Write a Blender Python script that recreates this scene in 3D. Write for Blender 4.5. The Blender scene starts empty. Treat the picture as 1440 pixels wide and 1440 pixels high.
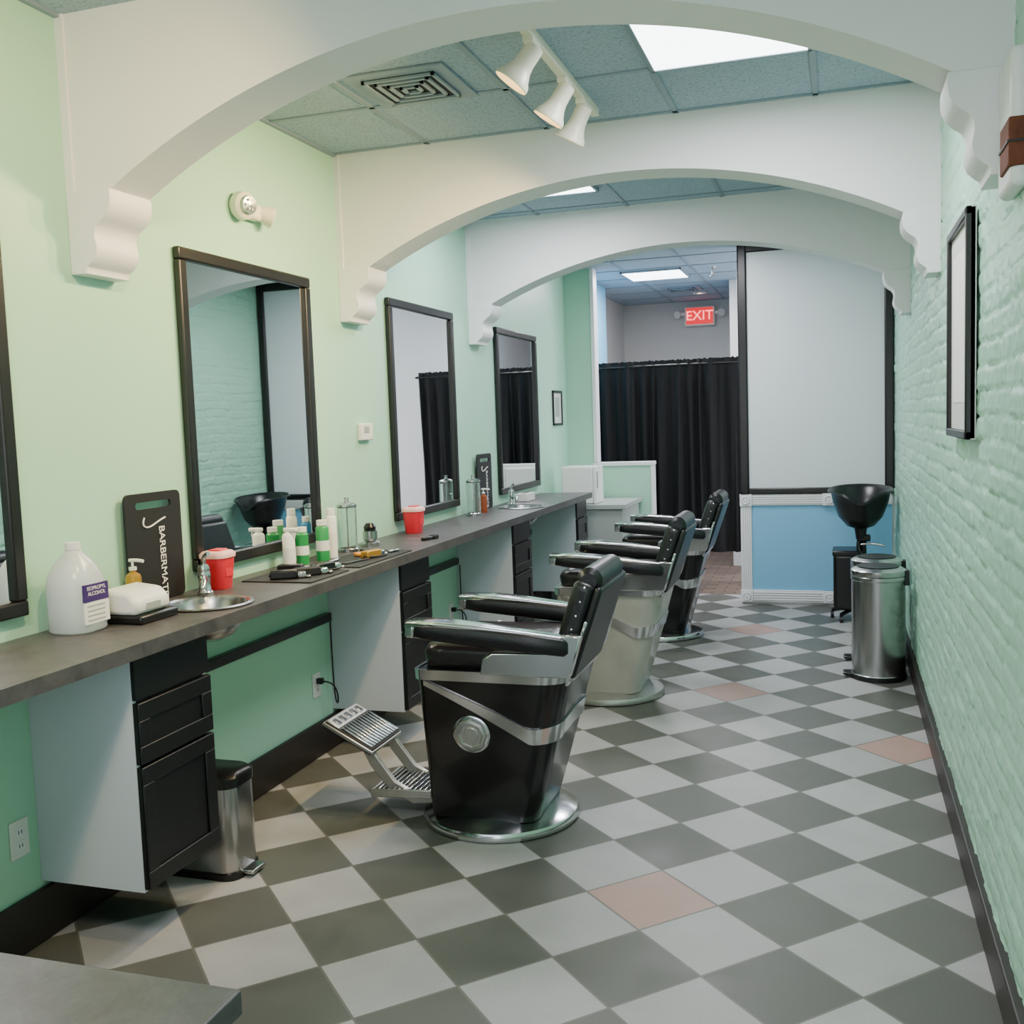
import bpy, bmesh, math, random
import numpy as np
from mathutils import Vector, Matrix, noise
random.seed(3)
COL=bpy.context.scene.collection

# ---------------------------------------------------------------- materials
def lin(c):
    if isinstance(c,str):
        c=[int(c[i:i+2],16)/255 for i in (0,2,4)]
    return tuple((x/12.92 if x<=.04045 else ((x+.055)/1.055)**2.4) for x in c)+(1.0,)
def mat(name,col,rough=.5,metal=0.,var=0.,vscale=8.,bump=0.,bscale=60.,emit=0.,ecol=None,trans=0.,coat=0.,alpha=1.,spec=.5):
    m=bpy.data.materials.new(name); m.use_nodes=True
    nt=m.node_tree; b=nt.nodes['Principled BSDF']
    c=lin(col)
    b.inputs['Base Color'].default_value=c
    b.inputs['Roughness'].default_value=rough
    b.inputs['Metallic'].default_value=metal
    b.inputs['Specular IOR Level'].default_value=spec
    b.inputs['Transmission Weight'].default_value=trans
    b.inputs['Coat Weight'].default_value=coat
    b.inputs['Alpha'].default_value=alpha
    if emit>0:
        b.inputs['Emission Color'].default_value=lin(ecol or col)
        b.inputs['Emission Strength'].default_value=emit
    tc=nt.nodes.new('ShaderNodeTexCoord')
    if var>0:
        n=nt.nodes.new('ShaderNodeTexNoise'); n.inputs['Scale'].default_value=vscale; n.inputs['Detail'].default_value=5
        nt.links.new(tc.outputs['Object'],n.inputs['Vector'])
        mx=nt.nodes.new('ShaderNodeMix'); mx.data_type='RGBA'
        mx.inputs['A'].default_value=tuple(x*(1-var) for x in c[:3])+(1,)
        mx.inputs['B'].default_value=tuple(min(1,x*(1+var)) for x in c[:3])+(1,)
        nt.links.new(n.outputs['Fac'],mx.inputs['Factor'])
        nt.links.new(mx.outputs['Result'],b.inputs['Base Color'])
    if bump>0:
        n=nt.nodes.new('ShaderNodeTexNoise'); n.inputs['Scale'].default_value=bscale; n.inputs['Detail'].default_value=4
        nt.links.new(tc.outputs['Object'],n.inputs['Vector'])
        bp=nt.nodes.new('ShaderNodeBump'); bp.inputs['Strength'].default_value=bump; bp.inputs['Distance'].default_value=.01
        nt.links.new(n.outputs['Fac'],bp.inputs['Height']); nt.links.new(bp.outputs['Normal'],b.inputs['Normal'])
    return m
MINT=mat('mint_paint','a8d7be',.42,var=.03,vscale=2,bump=.05,bscale=40)
BRICKP=mat('mint_brick_paint','a5d4bd',.34,var=.06,vscale=3,bump=.22,bscale=55)
WHITE=mat('white_paint','e6e6e7',.5,var=.02,vscale=3,bump=.04,bscale=25)
TRIMW=mat('white_trim','e8e8ea',.4,var=.02)
BLUE=mat('blue_paint','7cbde2',.5,var=.03,vscale=3)
GRAYW=mat('gray_wall','cdccca',.6,var=.03,vscale=2)
BASEB=mat('dark_baseboard','241c1a',.45,var=.25,vscale=6)
BLACKW=mat('black_wood','131112',.35,var=.2,vscale=10,bump=.05)
BLACKC=mat('black_cabinet','0e0f13',.42,var=.15)
BLACKP=mat('black_plastic','0e0e10',.3)
BLACKE=mat('black_enamel','08080a',.22,var=.15,vscale=6,coat=.2)
BLACKM=mat('black_matte','121316',.6)
BLACKV=mat('black_vinyl','0d0e13',.36,var=.2,vscale=20,bump=.12,bscale=90)
SEATL=mat('seat_leather','221d1e',.3,var=.25,vscale=12,bump=.15,bscale=60)
CREAM=mat('cream_enamel','a6a49c',.28,var=.22,vscale=7,coat=.3)
CHROME=mat('chrome','d2d4d6',.16,metal=1,var=.08,vscale=14)
STEEL=mat('brushed_steel','b0b1b1',.25,metal=1,var=.05,vscale=30)
DULL=mat('dull_cast_metal','b4b5b2',.38,metal=.85,var=.15,vscale=18)
PANELW=mat('cabinet_white','c9d1da',.4,var=.02)
MIRROR=mat('mirror_glass','e6ebea',.015,metal=1)
BOARDW=mat('white_panel','d6dde2',.32,var=.02,vscale=1.5)
REDP=mat('red_plastic','d8283a',.35)
PINKL=mat('pink_lid','e8b7b4',.4)
WPL=mat('white_plastic','e4e4e0',.35)
IVORY=mat('ivory_metal','e8e2cf',.35)
TRANSP=mat('milky_plastic','e2ebee',.25,trans=.35)
GLASS=mat('clear_glass','eef6f4',.03,trans=.95)
PURPLE=mat('purple_label','3d1f66',.5)
LABELW=mat('label_white','e9e8e4',.5)
GREENP=mat('green_label','1f8a48',.4)
BLUEP=mat('blue_label','3c8fc4',.4)
GOLD=mat('gold_plastic','b68a35',.3,metal=.5)
BROWNG=mat('amber_bottle','8a3f22',.2)
PAPER=mat('paper','cfd2cf',.5,var=.08,vscale=20)
ORANGE=mat('orange_plastic','d58a2b',.4)
DARKHOLE=mat('exposed_brick','6b3a28',.9,var=.5,vscale=25,bump=.6,bscale=40)
GRAYD=mat('gray_desk','9da5a1',.45,var=.04)
EXITR=mat('exit_red','d0161f',.4,emit=1.0,ecol='f01824')
EXITT=mat('exit_text','ff9a94',.4,emit=3.,ecol='ff7a78')
LPANEL=mat('light_diffuser','ffffff',.4,emit=8.,ecol='f4faff')
BULB=mat('warm_bulb','ffe2ac',.4,emit=12.,ecol='ffd08a')
CURT=mat('black_fabric','08080b',.85,var=.2,vscale=20,bump=.1,bscale=200)
CORD=mat('cord_rubber','111111',.5)

def countermat():
    m=bpy.data.materials.new('dark_stone_laminate'); m.use_nodes=True; nt=m.node_tree; b=nt.nodes['Principled BSDF']
    tc=nt.nodes.new('ShaderNodeTexCoord'); n=nt.nodes.new('ShaderNodeTexNoise'); n.inputs['Scale'].default_value=7; n.inputs['Detail'].default_value=12; n.inputs['Roughness'].default_value=.8; n.inputs['Distortion'].default_value=.6
    r=nt.nodes.new('ShaderNodeValToRGB'); r.color_ramp.elements[0].position=.3; r.color_ramp.elements[0].color=lin('323234'); r.color_ramp.elements[1].position=.72; r.color_ramp.elements[1].color=lin('5e5a5d')
    nt.links.new(tc.outputs['Object'],n.inputs['Vector']); nt.links.new(n.outputs['Fac'],r.inputs['Fac']); nt.links.new(r.outputs['Color'],b.inputs['Base Color'])
    b.inputs['Roughness'].default_value=.4
    return m
COUNTER=countermat()

def mth(nt,op,a,b=None,c=None):
    n=nt.nodes.new('ShaderNodeMath'); n.operation=op
    for i,v in enumerate((a,b,c)):
        if v is None: continue
        if isinstance(v,(int,float)): n.inputs[i].default_value=v
        else: nt.links.new(v,n.inputs[i])
    return n.outputs[0]
def floormat():
    m=bpy.data.materials.new('checker_tile'); m.use_nodes=True; nt=m.node_tree; b=nt.nodes['Principled BSDF']
    tc=nt.nodes.new('ShaderNodeTexCoord'); sp=nt.nodes.new('ShaderNodeSeparateXYZ'); nt.links.new(tc.outputs['Object'],sp.inputs[0])
    k=1/(math.sqrt(2)*.311)
    U=mth(nt,'ADD',mth(nt,'MULTIPLY',mth(nt,'ADD',sp.outputs[0],sp.outputs[1]),k),.48)
    V=mth(nt,'ADD',mth(nt,'MULTIPLY',mth(nt,'SUBTRACT',sp.outputs[1],sp.outputs[0]),k),.72)
    fu=mth(nt,'FLOOR',U); fv=mth(nt,'FLOOR',V)
    par=mth(nt,'FLOORED_MODULO',mth(nt,'ADD',fu,fv),2.)
    du=mth(nt,'ABSOLUTE',mth(nt,'SUBTRACT',mth(nt,'FRACT',U),.5)); dv=mth(nt,'ABSOLUTE',mth(nt,'SUBTRACT',mth(nt,'FRACT',V),.5))
    edge=mth(nt,'GREATER_THAN',mth(nt,'MAXIMUM',du,dv),.488)
    pink=None
    for a,c in ((6,9),(12,11),(12,15),(16,19)):
        p=mth(nt,'MULTIPLY',mth(nt,'COMPARE',fu,float(a),.1),mth(nt,'COMPARE',fv,float(c),.1))
        pink=p if pink is None else mth(nt,'ADD',pink,p)
    def mix(f,A,B):
        n=nt.nodes.new('ShaderNodeMix'); n.data_type='RGBA'; nt.links.new(f,n.inputs['Factor'])
        for s,v in (('A',A),('B',B)):
            if isinstance(v,tuple): n.inputs[s].default_value=v
            else: nt.links.new(v,n.inputs[s])
        return n.outputs['Result']
    c=mix(par,lin('a09f9f'),lin('555650'))
    c=mix(pink,c,lin('a4847a'))
    cb=nt.nodes.new('ShaderNodeCombineXYZ'); nt.links.new(fu,cb.inputs[0]); nt.links.new(fv,cb.inputs[1])
    wn=nt.nodes.new('ShaderNodeTexWhiteNoise'); nt.links.new(cb.outputs[0],wn.inputs['Vector'])
    n2=nt.nodes.new('ShaderNodeTexNoise'); n2.inputs['Scale'].default_value=6; n2.inputs['Detail'].default_value=8; nt.links.new(tc.outputs['Object'],n2.inputs['Vector'])
    n3=nt.nodes.new('ShaderNodeTexNoise'); n3.inputs['Scale'].default_value=120; n3.inputs['Detail'].default_value=3; nt.links.new(tc.outputs['Object'],n3.inputs['Vector'])
    val=mth(nt,'ADD',mth(nt,'ADD',mth(nt,'MULTIPLY',wn.outputs['Value'],.16),.62),mth(nt,'ADD',mth(nt,'MULTIPLY',n2.outputs['Fac'],.34),mth(nt,'MULTIPLY',n3.outputs['Fac'],.26)))
    hs=nt.nodes.new('ShaderNodeHueSaturation'); nt.links.new(c,hs.inputs['Color']); nt.links.new(val,hs.inputs['Value'])
    c=mix(edge,hs.outputs['Color'],lin('64635c'))
    nt.links.new(c,b.inputs['Base Color'])
    nt.links.new(mth(nt,'ADD',mth(nt,'MULTIPLY',n2.outputs['Fac'],.3),.32),b.inputs['Roughness'])
    bp=nt.nodes.new('ShaderNodeBump'); bp.inputs['Strength'].default_value=.5; bp.inputs['Distance'].default_value=.002
    nt.links.new(mth(nt,'SUBTRACT',1.,edge),bp.inputs['Height']); nt.links.new(bp.outputs['Normal'],b.inputs['Normal'])
    return m
FLOORM=floormat()
def brickfloor():
    m=bpy.data.materials.new('brick_pavers'); m.use_nodes=True; nt=m.node_tree; b=nt.nodes['Principled BSDF']
    tc=nt.nodes.new('ShaderNodeTexCoord'); br=nt.nodes.new('ShaderNodeTexBrick'); nt.links.new(tc.outputs['Object'],br.inputs['Vector'])
    br.inputs['Color1'].default_value=lin('5f4f46'); br.inputs['Color2'].default_value=lin('786355'); br.inputs['Mortar'].default_value=lin('40382f')
    br.inputs['Scale'].default_value=1; br.inputs['Brick Width'].default_value=.2; br.inputs['Row Height'].default_value=.1; br.inputs['Mortar Size'].default_value=.006
    nt.links.new(br.outputs['Color'],b.inputs['Base Color']); b.inputs['Roughness'].default_value=.6
    return m
def ceilmat():
    m=bpy.data.materials.new('ceiling_tile'); m.use_nodes=True; nt=m.node_tree; b=nt.nodes['Principled BSDF']
    tc=nt.nodes.new('ShaderNodeTexCoord'); n=nt.nodes.new('ShaderNodeTexNoise'); n.inputs['Scale'].default_value=75; n.inputs['Detail'].default_value=4
    nt.links.new(tc.outputs['Object'],n.inputs['Vector'])
    r=nt.nodes.new('ShaderNodeValToRGB'); r.color_ramp.elements[0].position=.36; r.color_ramp.elements[0].color=lin('8a9bab'); r.color_ramp.elements[1].position=.5; r.color_ramp.elements[1].color=lin('a0b2c3')
    nt.links.new(n.outputs['Fac'],r.inputs['Fac']); nt.links.new(r.outputs['Color'],b.inputs['Base Color']); b.inputs['Roughness'].default_value=.9
    bp=nt.nodes.new('ShaderNodeBump'); bp.inputs['Strength'].default_value=.3; bp.inputs['Distance'].default_value=.003
    nt.links.new(n.outputs['Fac'],bp.inputs['Height']); nt.links.new(bp.outputs['Normal'],b.inputs['Normal'])
    return m
CEILM=ceilmat()
GRIDM=mat('ceiling_grid','8496a5',.5)

# ---------------------------------------------------------------- mesh helpers
def obj(name,verts,faces,m,smooth=False,bevel=0.,seg=2,sub=0,angle=40):
    me=bpy.data.meshes.new(name); me.from_pydata([tuple(v) for v in verts],[],faces); me.update()
    bm=bmesh.new(); bm.from_mesh(me); bmesh.ops.recalc_face_normals(bm,faces=bm.faces); bm.to_mesh(me); bm.free()
    o=bpy.data.objects.new(name,me); COL.objects.link(o)
    if m: me.materials.append(m)
    if bevel>0:
        b=o.modifiers.new('bevel','BEVEL'); b.width=bevel; b.segments=seg; b.limit_method='ANGLE'; b.angle_limit=math.radians(35)
    if sub: 
        s=o.modifiers.new('sub','SUBSURF'); s.levels=sub; s.render_levels=sub
    if smooth:
        for p in me.polygons: p.use_smooth=True
        try: me.set_sharp_from_angle(angle=math.radians(angle))
        except Exception: pass
    return o
BF=[(0,1,3,2),(4,6,7,5),(0,4,5,1),(2,3,7,6),(0,2,6,4),(1,5,7,3)]
def box(name,x0,x1,y0,y1,z0,z1,m,bevel=0.,seg=2):
    v=[(x,y,z) for x in (x0,x1) for y in (y0,y1) for z in (z0,z1)]
    return obj(name,v,BF,m,smooth=bevel>0,bevel=bevel,seg=seg)
def prism(name,pts,axis,a,b,m,bevel=0.,smooth=False):
    def mk(p,t):
        return {'y':(p[0],t,p[1]),'x':(t,p[0],p[1]),'z':(p[0],p[1],t)}[axis]
    n=len(pts); v=[mk(p,a) for p in pts]+[mk(p,b) for p in pts]
    f=[tuple(range(n)),tuple(range(2*n-1,n-1,-1))]+[(i,(i+1)%n,n+(i+1)%n,n+i) for i in range(n)]
    return obj(name,v,f,m,bevel=bevel,smooth=smooth or bevel>0)
def lathe(name,prof,m,loc=(0,0,0),seg=40,rot=None,close=True):
    v=[];f=[]
    for r,z in prof:
        for i in range(seg):
            a=2*math.pi*i/seg; v.append(Vector((r*math.cos(a),r*math.sin(a),z)))
    for j in range(len(prof)-1):
        for i in range(seg):
            f.append((j*seg+i,j*seg+(i+1)%seg,(j+1)*seg+(i+1)%seg,(j+1)*seg+i))
    if close:
        if prof[0][0]>1e-4: f.append(tuple(range(seg))[::-1])
        if prof[-1][0]>1e-4: f.append(tuple((len(prof)-1)*seg+i for i in range(seg)))
    R=rot.to_matrix() if rot else Matrix.Identity(3)
    v=[R@x+Vector(loc) for x in v]
    return obj(name,v,f,m,smooth=True,angle=35)
def cyl(name,p0,p1,r,m,r2=None,seg=28):
    p0=Vector(p0);p1=Vector(p1);d=p1-p0
    q=Vector((0,0,1)).rotation_difference(d)
    return lathe(name,[(r,0),(r2 if r2 is not None else r,d.length)],m,p0,seg,q)
def tube(name,pts,r,m,res=6):
    c=bpy.data.curves.new(name,'CURVE'); c.dimensions='3D'; c.bevel_depth=r; c.bevel_resolution=4; c.use_fill_caps=True
    s=c.splines.new('NURBS'); s.points.add(len(pts)-1)
    for i,p in enumerate(pts): s.points[i].co=(*p,1)
    s.use_endpoint_u=True; s.order_u=min(4,len(pts)); s.resolution_u=res
    o=bpy.data.objects.new(name,c); COL.objects.link(o); c.materials.append(m); return o
def text(name,s,size,loc,rot,m,ext=.001):
    c=bpy.data.curves.new(name,'FONT'); c.body=s; c.size=size; c.extrude=ext; c.align_x='CENTER'; c.align_y='CENTER'
    o=bpy.data.objects.new(name,c); COL.objects.link(o); o.location=loc; o.rotation_euler=rot; c.materials.append(m); return o
def ring(x0,x1,hy,rf,rr,z,n=6):
    out=[]
    def arc(cx,cy,r,a0):
        for i in range(n+1):
            a=a0+math.pi/2*i/n; out.append((cx+r*math.cos(a),cy+r*math.sin(a),z))
    arc(x1-rr,hy-rr,rr,0); arc(x0+rf,hy-rf,rf,math.pi/2); arc(x0+rf,-hy+rf,rf,math.pi); arc(x1-rr,-hy+rr,rr,1.5*math.pi)
    return out
def loft(name,rings,m,caps=True,bevel=0.,smooth=True,angle=40,closed=True):
    n=len(rings[0]); v=[p for r in rings for p in r]; f=[]
    for j in range(len(rings)-1):
        for i in range(n if closed else n-1):
            f.append((j*n+i,j*n+(i+1)%n,(j+1)*n+(i+1)%n,(j+1)*n+i))
    if caps: f.append(tuple(range(n))[::-1]); f.append(tuple((len(rings)-1)*n+i for i in range(n)))
    return obj(name,v,f,m,smooth=smooth,bevel=bevel,angle=angle)
def group(name,parts,loc=(0,0,0),rz=0.):
    e=bpy.data.objects.new(name,None); e.empty_display_size=.1; COL.objects.link(e); e.location=loc; e.rotation_euler=(0,0,rz)
    for p in parts: p.parent=e
    return e
def zq(d): return Vector((0,0,1)).rotation_difference(Vector(d))

XL,XR,H=-2.44,.425,2.976
# ---------------------------------------------------------------- room shell
box('floor',XL-.15,XR+.1,-2.6,9.15,-.1,0,FLOORM)
box('floor_back_room',-3.0,XR+.1,9.15,13.2,-.1,-.002,brickfloor())
box('wall_left',XL-.15,XL,-2.6,9.4,0,H,MINT)
def brickwall():
    ys=np.arange(1.3,8.72,.0125); zs=np.arange(0,H+.001,.0099); ny,nz=len(ys),len(zs)
    L,Hh=.215,.0745
    v=[];
    rnd={}
    for j in range(nz):
        z=zs[j]
        for i in range(ny):
            y=ys[i]
            wob=noise.noise(Vector((y*2.2,z*3,0)))*.016
            wz=z+wob+noise.noise(Vector((y*14,z*14,5)))*.010; wy=y+noise.noise(Vector((y*12,z*12,9)))*.012
            row=math.floor(wz/Hh); fz=wz/Hh-row
            off=.5*(row%2)+.12*math.sin(row*2.7)
            c=math.floor(wy/L+off); fy=wy/L+off-c
            key=(row,c)
            if key not in rnd: rnd[key]=(random.random(),random.random()-.5,random.random()-.5)
            ra,rb,rc=rnd[key]
            ez=min(fz,1-fz)*Hh; ey=min(fy,1-fy)*L
            e=min(ez,ey)
            t=max(0,min(1,(e-.001)/.008)); t=t*t*(3-2*t)
            hgt=t*(.004+.0075*ra*ra+rb*(fz-.5)*.007+rc*(fy-.5)*.009)
            hgt+=noise.noise(Vector((y*22,z*30,2)))*.0032+noise.noise(Vector((y*60,z*70,7)))*.0018
            v.append((XR-hgt,y,z))
    f=[(j*ny+i,j*ny+i+1,(j+1)*ny+i+1,(j+1)*ny+i) for j in range(nz-1) for i in range(ny-1)]
    me=bpy.data.meshes.new('wall_right'); me.from_pydata(v,[],f); me.update()
    for p in me.polygons: p.use_smooth=True
    o=bpy.data.objects.new('wall_right',me); COL.objects.link(o); me.materials.append(BRICKP)
    return o
brickwall()
box('wall_right_shell',XR+.012,XR+.12,-2.6,8.85,0,H,MINT)
box('wall_right_front',XR-.002,XR+.012,-2.6,1.31,0,H,MINT)
box('baseboard_right',.395,XR+.01,-2.6,8.69,0,.13,BASEB,.006)
box('baseboard_left',XL,XL+.02,-2.6,9.4,0,.17,BASEB,.006)
box('wall_front',XL-.15,XR+.1,-2.75,-2.6,0,.45,MINT)
box('wall_front_header',XL-.15,XR+.1,-2.75,-2.6,2.75,H,MINT)
box('ceiling',-3.0,XR+.1,-2.6,13.2,H,H+.1,CEILM)
gp=[]
xs=[-.70+.61*k for k in range(-3,3)]
for x in xs: 
    if XL<x<XR: gp.append(box('rail',x-.012,x+.012,-2.6,12.7,H-.006,H+.001,GRIDM))
y=4.19-.61*11
while y<12.7:
    gp.append(box('rail',-2.44,XR,y-.012,y+.012,H-.006,H+.001,GRIDM)); y+=.61
gp.append(box('rail',XL,XL+.02,-2.6,9.4,H-.012,H,GRIDM)); gp.append(box('rail',XR-.03,XR,-2.6,8.7,H-.012,H,GRIDM))
group('ceiling_grid',gp)

def beam(y0,th,apex):
    parts=[]
    xa,xb=-2.27,.28; zl,zr=2.405,2.435; cx=(xa+xb)/2; hs=(xb-xa)/2; zs=(zl+zr)/2; rise=apex-zs
    R=(hs*hs+rise*rise)/(2*rise)
    pts=[(XL,zl),(xa,zl)]
    n=48
    for i in range(1,n):
        x=xa+(xb-xa)*i/n; pts.append((x,apex-R+math.sqrt(R*R-(x-cx)**2)+(zr-zl)*(i/n-.5)))
    pts+=[(xb,zr),(XR-.004,zr)]
    v=[];f=[]
    low=pts
    m=len(low)
    for (x,z) in low: v+= [(x,y0,z),(x,y0,H),(x,y0+th,z),(x,y0+th,H)]
    for i in range(m-1):
        a=4*i;b=4*(i+1)
        f+=[(a,b,b+1,a+1),(a+2,a+3,b+3,b+2),(a,a+2,b+2,b)]
    parts.append(obj('arch',v,f,WHITE,smooth=True,angle=30))
    prof=[(0,0),(.172,0),(.174,-.012),(.174,-.04),(.170,-.062),(.158,-.085),(.138,-.103),(.118,-.117),(.106,-.135),(.103,-.155),(.106,-.175),(.110,-.195),(.108,-.215),(.098,-.235),(.080,-.252),(.066,-.262),(.062,-.275),(.062,-.285),(0,-.285)]
    parts.append(prism('corbel_left',[(XL+u,zl+w*.94) for u,w in prof],'y',y0-.012,y0+th+.005,TRIMW,.003))
    parts.append(prism('corbel_right',[(XR-.004-u*.9,zr+w*.92) for u,w in prof],'y',y0-.01,y0+th-.01,TRIMW,.003))
    parts.append(box('wall_strip',XL,XL+.03,y0-.008,y0,zl,H,TRIMW))
    group('arched_beam',parts)
beam(2.885,.2,2.775); beam(4.83,.2,2.74); beam(6.76,.2,2.71)
hb=[box('plaster_edge',.380,XR,2.66,2.872,2.10,2.42,TRIMW,.02,4),box('exposed_core',.374,XR+.005,2.652,2.79,2.145,2.255,DARKHOLE,.004),box('mortar_line',.371,XR,2.650,2.79,2.197,2.203,BASEB)]
group('trim_broken_corbel_patch',hb)

# ---------------------------------------------------------------- ceiling fixtures
def lightpanel(x0,x1,y0,y1,power):
    p=[box('diffuser',x0+.012,x1-.012,y0+.012,y1-.012,H-.016,H-.004,LPANEL),
       box('frame_a',x0,x1,y0,y0+.014,H-.02,H,GRIDM),box('frame_b',x0,x1,y1-.014,y1,H-.02,H,GRIDM),
       box('frame_c',x0,x0+.014,y0,y1,H-.02,H,GRIDM),box('frame_d',x1-.014,x1,y0,y1,H-.02,H,GRIDM)]
    l=bpy.data.lights.new('panel_lamp','AREA'); l.shape='RECTANGLE'; l.size=x1-x0-.05; l.size_y=y1-y0-.05; l.energy=power; l.color=(.99,.96,1.)
    o=bpy.data.objects.new('panel_lamp',l); COL.objects.link(o); o.location=((x0+x1)/2,(y0+y1)/2,H-.02); p.append(o)
    group('ceiling_light_panel',p)
lightpanel(-.70,-.09,3.58,4.19,35)
lightpanel(-1.98,-1.37,5.58,6.19,31)
lightpanel(-1.98,-1.40,9.76,10.40,55)
lightpanel(-1.31,-.70,7.37,7.98,37)
lightpanel(-1.31,-.70,.2,.81,42)
def vent(cx,cy,s):
    p=[box('plate',cx-s-.06,cx+s+.06,cy-s-.06,cy+s+.06,H-.010,H,GRIDM,.003),box('cavity',cx-s,cx+s,cy-s,cy+s,H-.013,H-.009,BLACKM)]
    for k in range(4):
        a=s*(1-.25*k); w=.013
        for nm,q in (('l',(cx-a,cx-a+w,cy-a,cy+a)),('r',(cx+a-w,cx+a,cy-a,cy+a)),('f',(cx-a,cx+a,cy-a,cy-a+w)),('b',(cx-a,cx+a,cy+a-w,cy+a))):
            p.append(box('louver_'+nm,*q,H-.022,H-.013,GRIDM))
    group('air_vent',p)
vent(-1.65,4.0,.155); vent(-1.62,11.4,.14)
WARM=(1.,.70,.30)
def track(x,y0,y1,heads,power):
    p=[box('track_rail',x-.018,x+.018,y0,y1,H-.035,H,IVORY,.003)]
    S=.86
    for hy,dx,dy in heads:
        d=Vector((dx,dy,-.86)).normalized()
        piv=Vector((x,hy,H-.075))
        p.append(box('adapter',x-.02,x+.02,hy-.05,hy+.05,H-.055,H-.033,IVORY,.004))
        p.append(cyl('stem',(x,hy,H-.05),piv,.009,IVORY))
        q=zq(d)
        prof=[(0,-.055),(.03,-.053),(.04,-.045),(.042,.03),(.047,.055),(.060,.085),(.074,.105),(.078,.125),(.075,.127),(.07,.108),(.04,.06),(0,.055)]
        p.append(lathe('lamp_head',[(a*S,b*S) for a,b in prof],IVORY,piv+d*.02,36,q))
        p.append(lathe('bulb',[(a*S,b*S) for a,b in [(0,.06),(.045,.066),(.055,.09),(.04,.105),(0,.11)]],BULB,piv+d*.02,24,q))
        l=bpy.data.lights.new('spot','SPOT'); l.energy=power; l.color=WARM; l.spot_size=math.radians(125); l.spot_blend=1.; l.shadow_soft_size=.05
        o=bpy.data.objects.new('spot',l); COL.objects.link(o); o.location=piv+d*.14; o.rotation_euler=Vector((dx*1.5,dy,-.62)).normalized().to_track_quat('-Z','Y').to_euler(); p.append(o)
    group('track_light',p)
track(-1.03,3.2,4.62,[(3.62,-.66,-.12),(4.08,-.58,-.05),(4.38,-.5,.1)],100)
track(-1.03,.6,2.3,[(1.0,-.6,0),(2.1,-.85,.2)],120)
group('recessed_downlight',[lathe('trim_ring',[(.04,0),(.075,0),(.075,-.01),(.04,-.01)],TRIMW,(-1.5,11.9,H),close=False),lathe('lamp',[(0,-.003),(.045,-.003)],BULB,(-1.5,11.9,H),close=False)])
group('fire_sprinkler',[cyl('pipe',(-1.12,9.9,H),(-1.12,9.9,H-.07),.012,DULL),lathe('deflector',[(0,0),(.03,0),(.03,.005),(0,.005)],DULL,(-1.12,9.9,H-.085)),lathe('escutcheon',[(0,0),(.035,0),(.03,-.012),(0,-.012)],DULL,(-1.12,9.9,H))])

# ---------------------------------------------------------------- back of shop
box('wall_back_green',XL,-2.19,9.4,9.5,0,H,MINT)
group('trim_doorway_post',[box('post',-2.19,-2.155,9.38,9.52,1.19,H,TRIMW,.003)])
group('half_wall',[box('panel',-2.19,-1.66,9.4,9.5,0,1.15,MINT),box('cap',-2.2,-1.63,9.375,9.525,1.15,1.185,TRIMW,.004),box('end_trim',-1.66,-1.635,9.385,9.515,0,1.15,TRIMW,.003)])
box('wall_blue_side',-2.55,-2.36,9.5,10.85,0,H,BLUE)
box('wall_back_left',-2.75,-2.55,9.5,12.8,0,H,GRAYW)
box('wall_back',-2.75,-1.07,12.75,12.9,0,H,GRAYW)
box('wall_back_return',-1.07,-.97,10.9,12.9,0,H,GRAYW)
box('wall_back_right',-.97,XR+.1,10.9,11.0,0,H,GRAYW)
box('wall_partition',-.79,XR+.01,8.72,8.85,0,H,WHITE)
pp=[]
for nm,x0,x1,z0,z1 in [('frame_left',-.79,-.715,.92,H),('frame_right',.345,.415,.92,2.93)]: pp.append(box(nm,x0,x1,8.675,8.73,z0,z1,BLACKW,.012,3))
pp.append(box('frame_bottom',-.79,.415,8.68,8.73,.925,.975,BLACKW,.01)); pp.append(box('frame_top',-.79,.415,8.68,8.73,2.90,H-.002,BLACKW,.01))
pp.append(box('white_board',-.72,.35,8.70,8.725,.97,2.91,BOARDW))
group('framed_wall_panel',pp)
pp=[box('blue_field',-.70,.40,8.71,8.722,.06,.84,BLUE)]
def flute(nm,x0,x1,z0,z1,vert):
    out=[box(nm,x0,x1,8.695,8.722,z0,z1,TRIMW,.002)]
    for k in range(4):
        if vert:
            w=(x1-x0)/5; xx=x0+w*(k+1); out.append(box(nm+'_rib',xx-.004,xx+.004,8.688,8.70,z0,z1,TRIMW,.002))
        else:
            w=(z1-z0)/5; zz=z0+w*(k+1); out.append(box(nm+'_rib',x0,x1,8.688,8.70,zz-.004,zz+.004,TRIMW,.002))
    return out
pp+=flute('rail_top',-.79,.40,.83,.92,False)+flute('rail_bottom',-.79,.40,.02,.12,False)+flute('stile_left',-.79,-.70,.12,.83,True)
for cx in (-.745,-.085):
    for cz in (.875,.07):
        pp.append(box('corner_block',cx-.05,cx+.05,8.68,8.72,cz-.05,cz+.05,TRIMW,.004))
        pp.append(lathe('rosette',[(0,.012),(.012,.012),(.016,.004),(.026,.004),(.03,.012),(.036,.0)],TRIMW,(cx,8.68,cz),24,zq((0,-1,0))))
group('trim_wainscot',pp)
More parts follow.
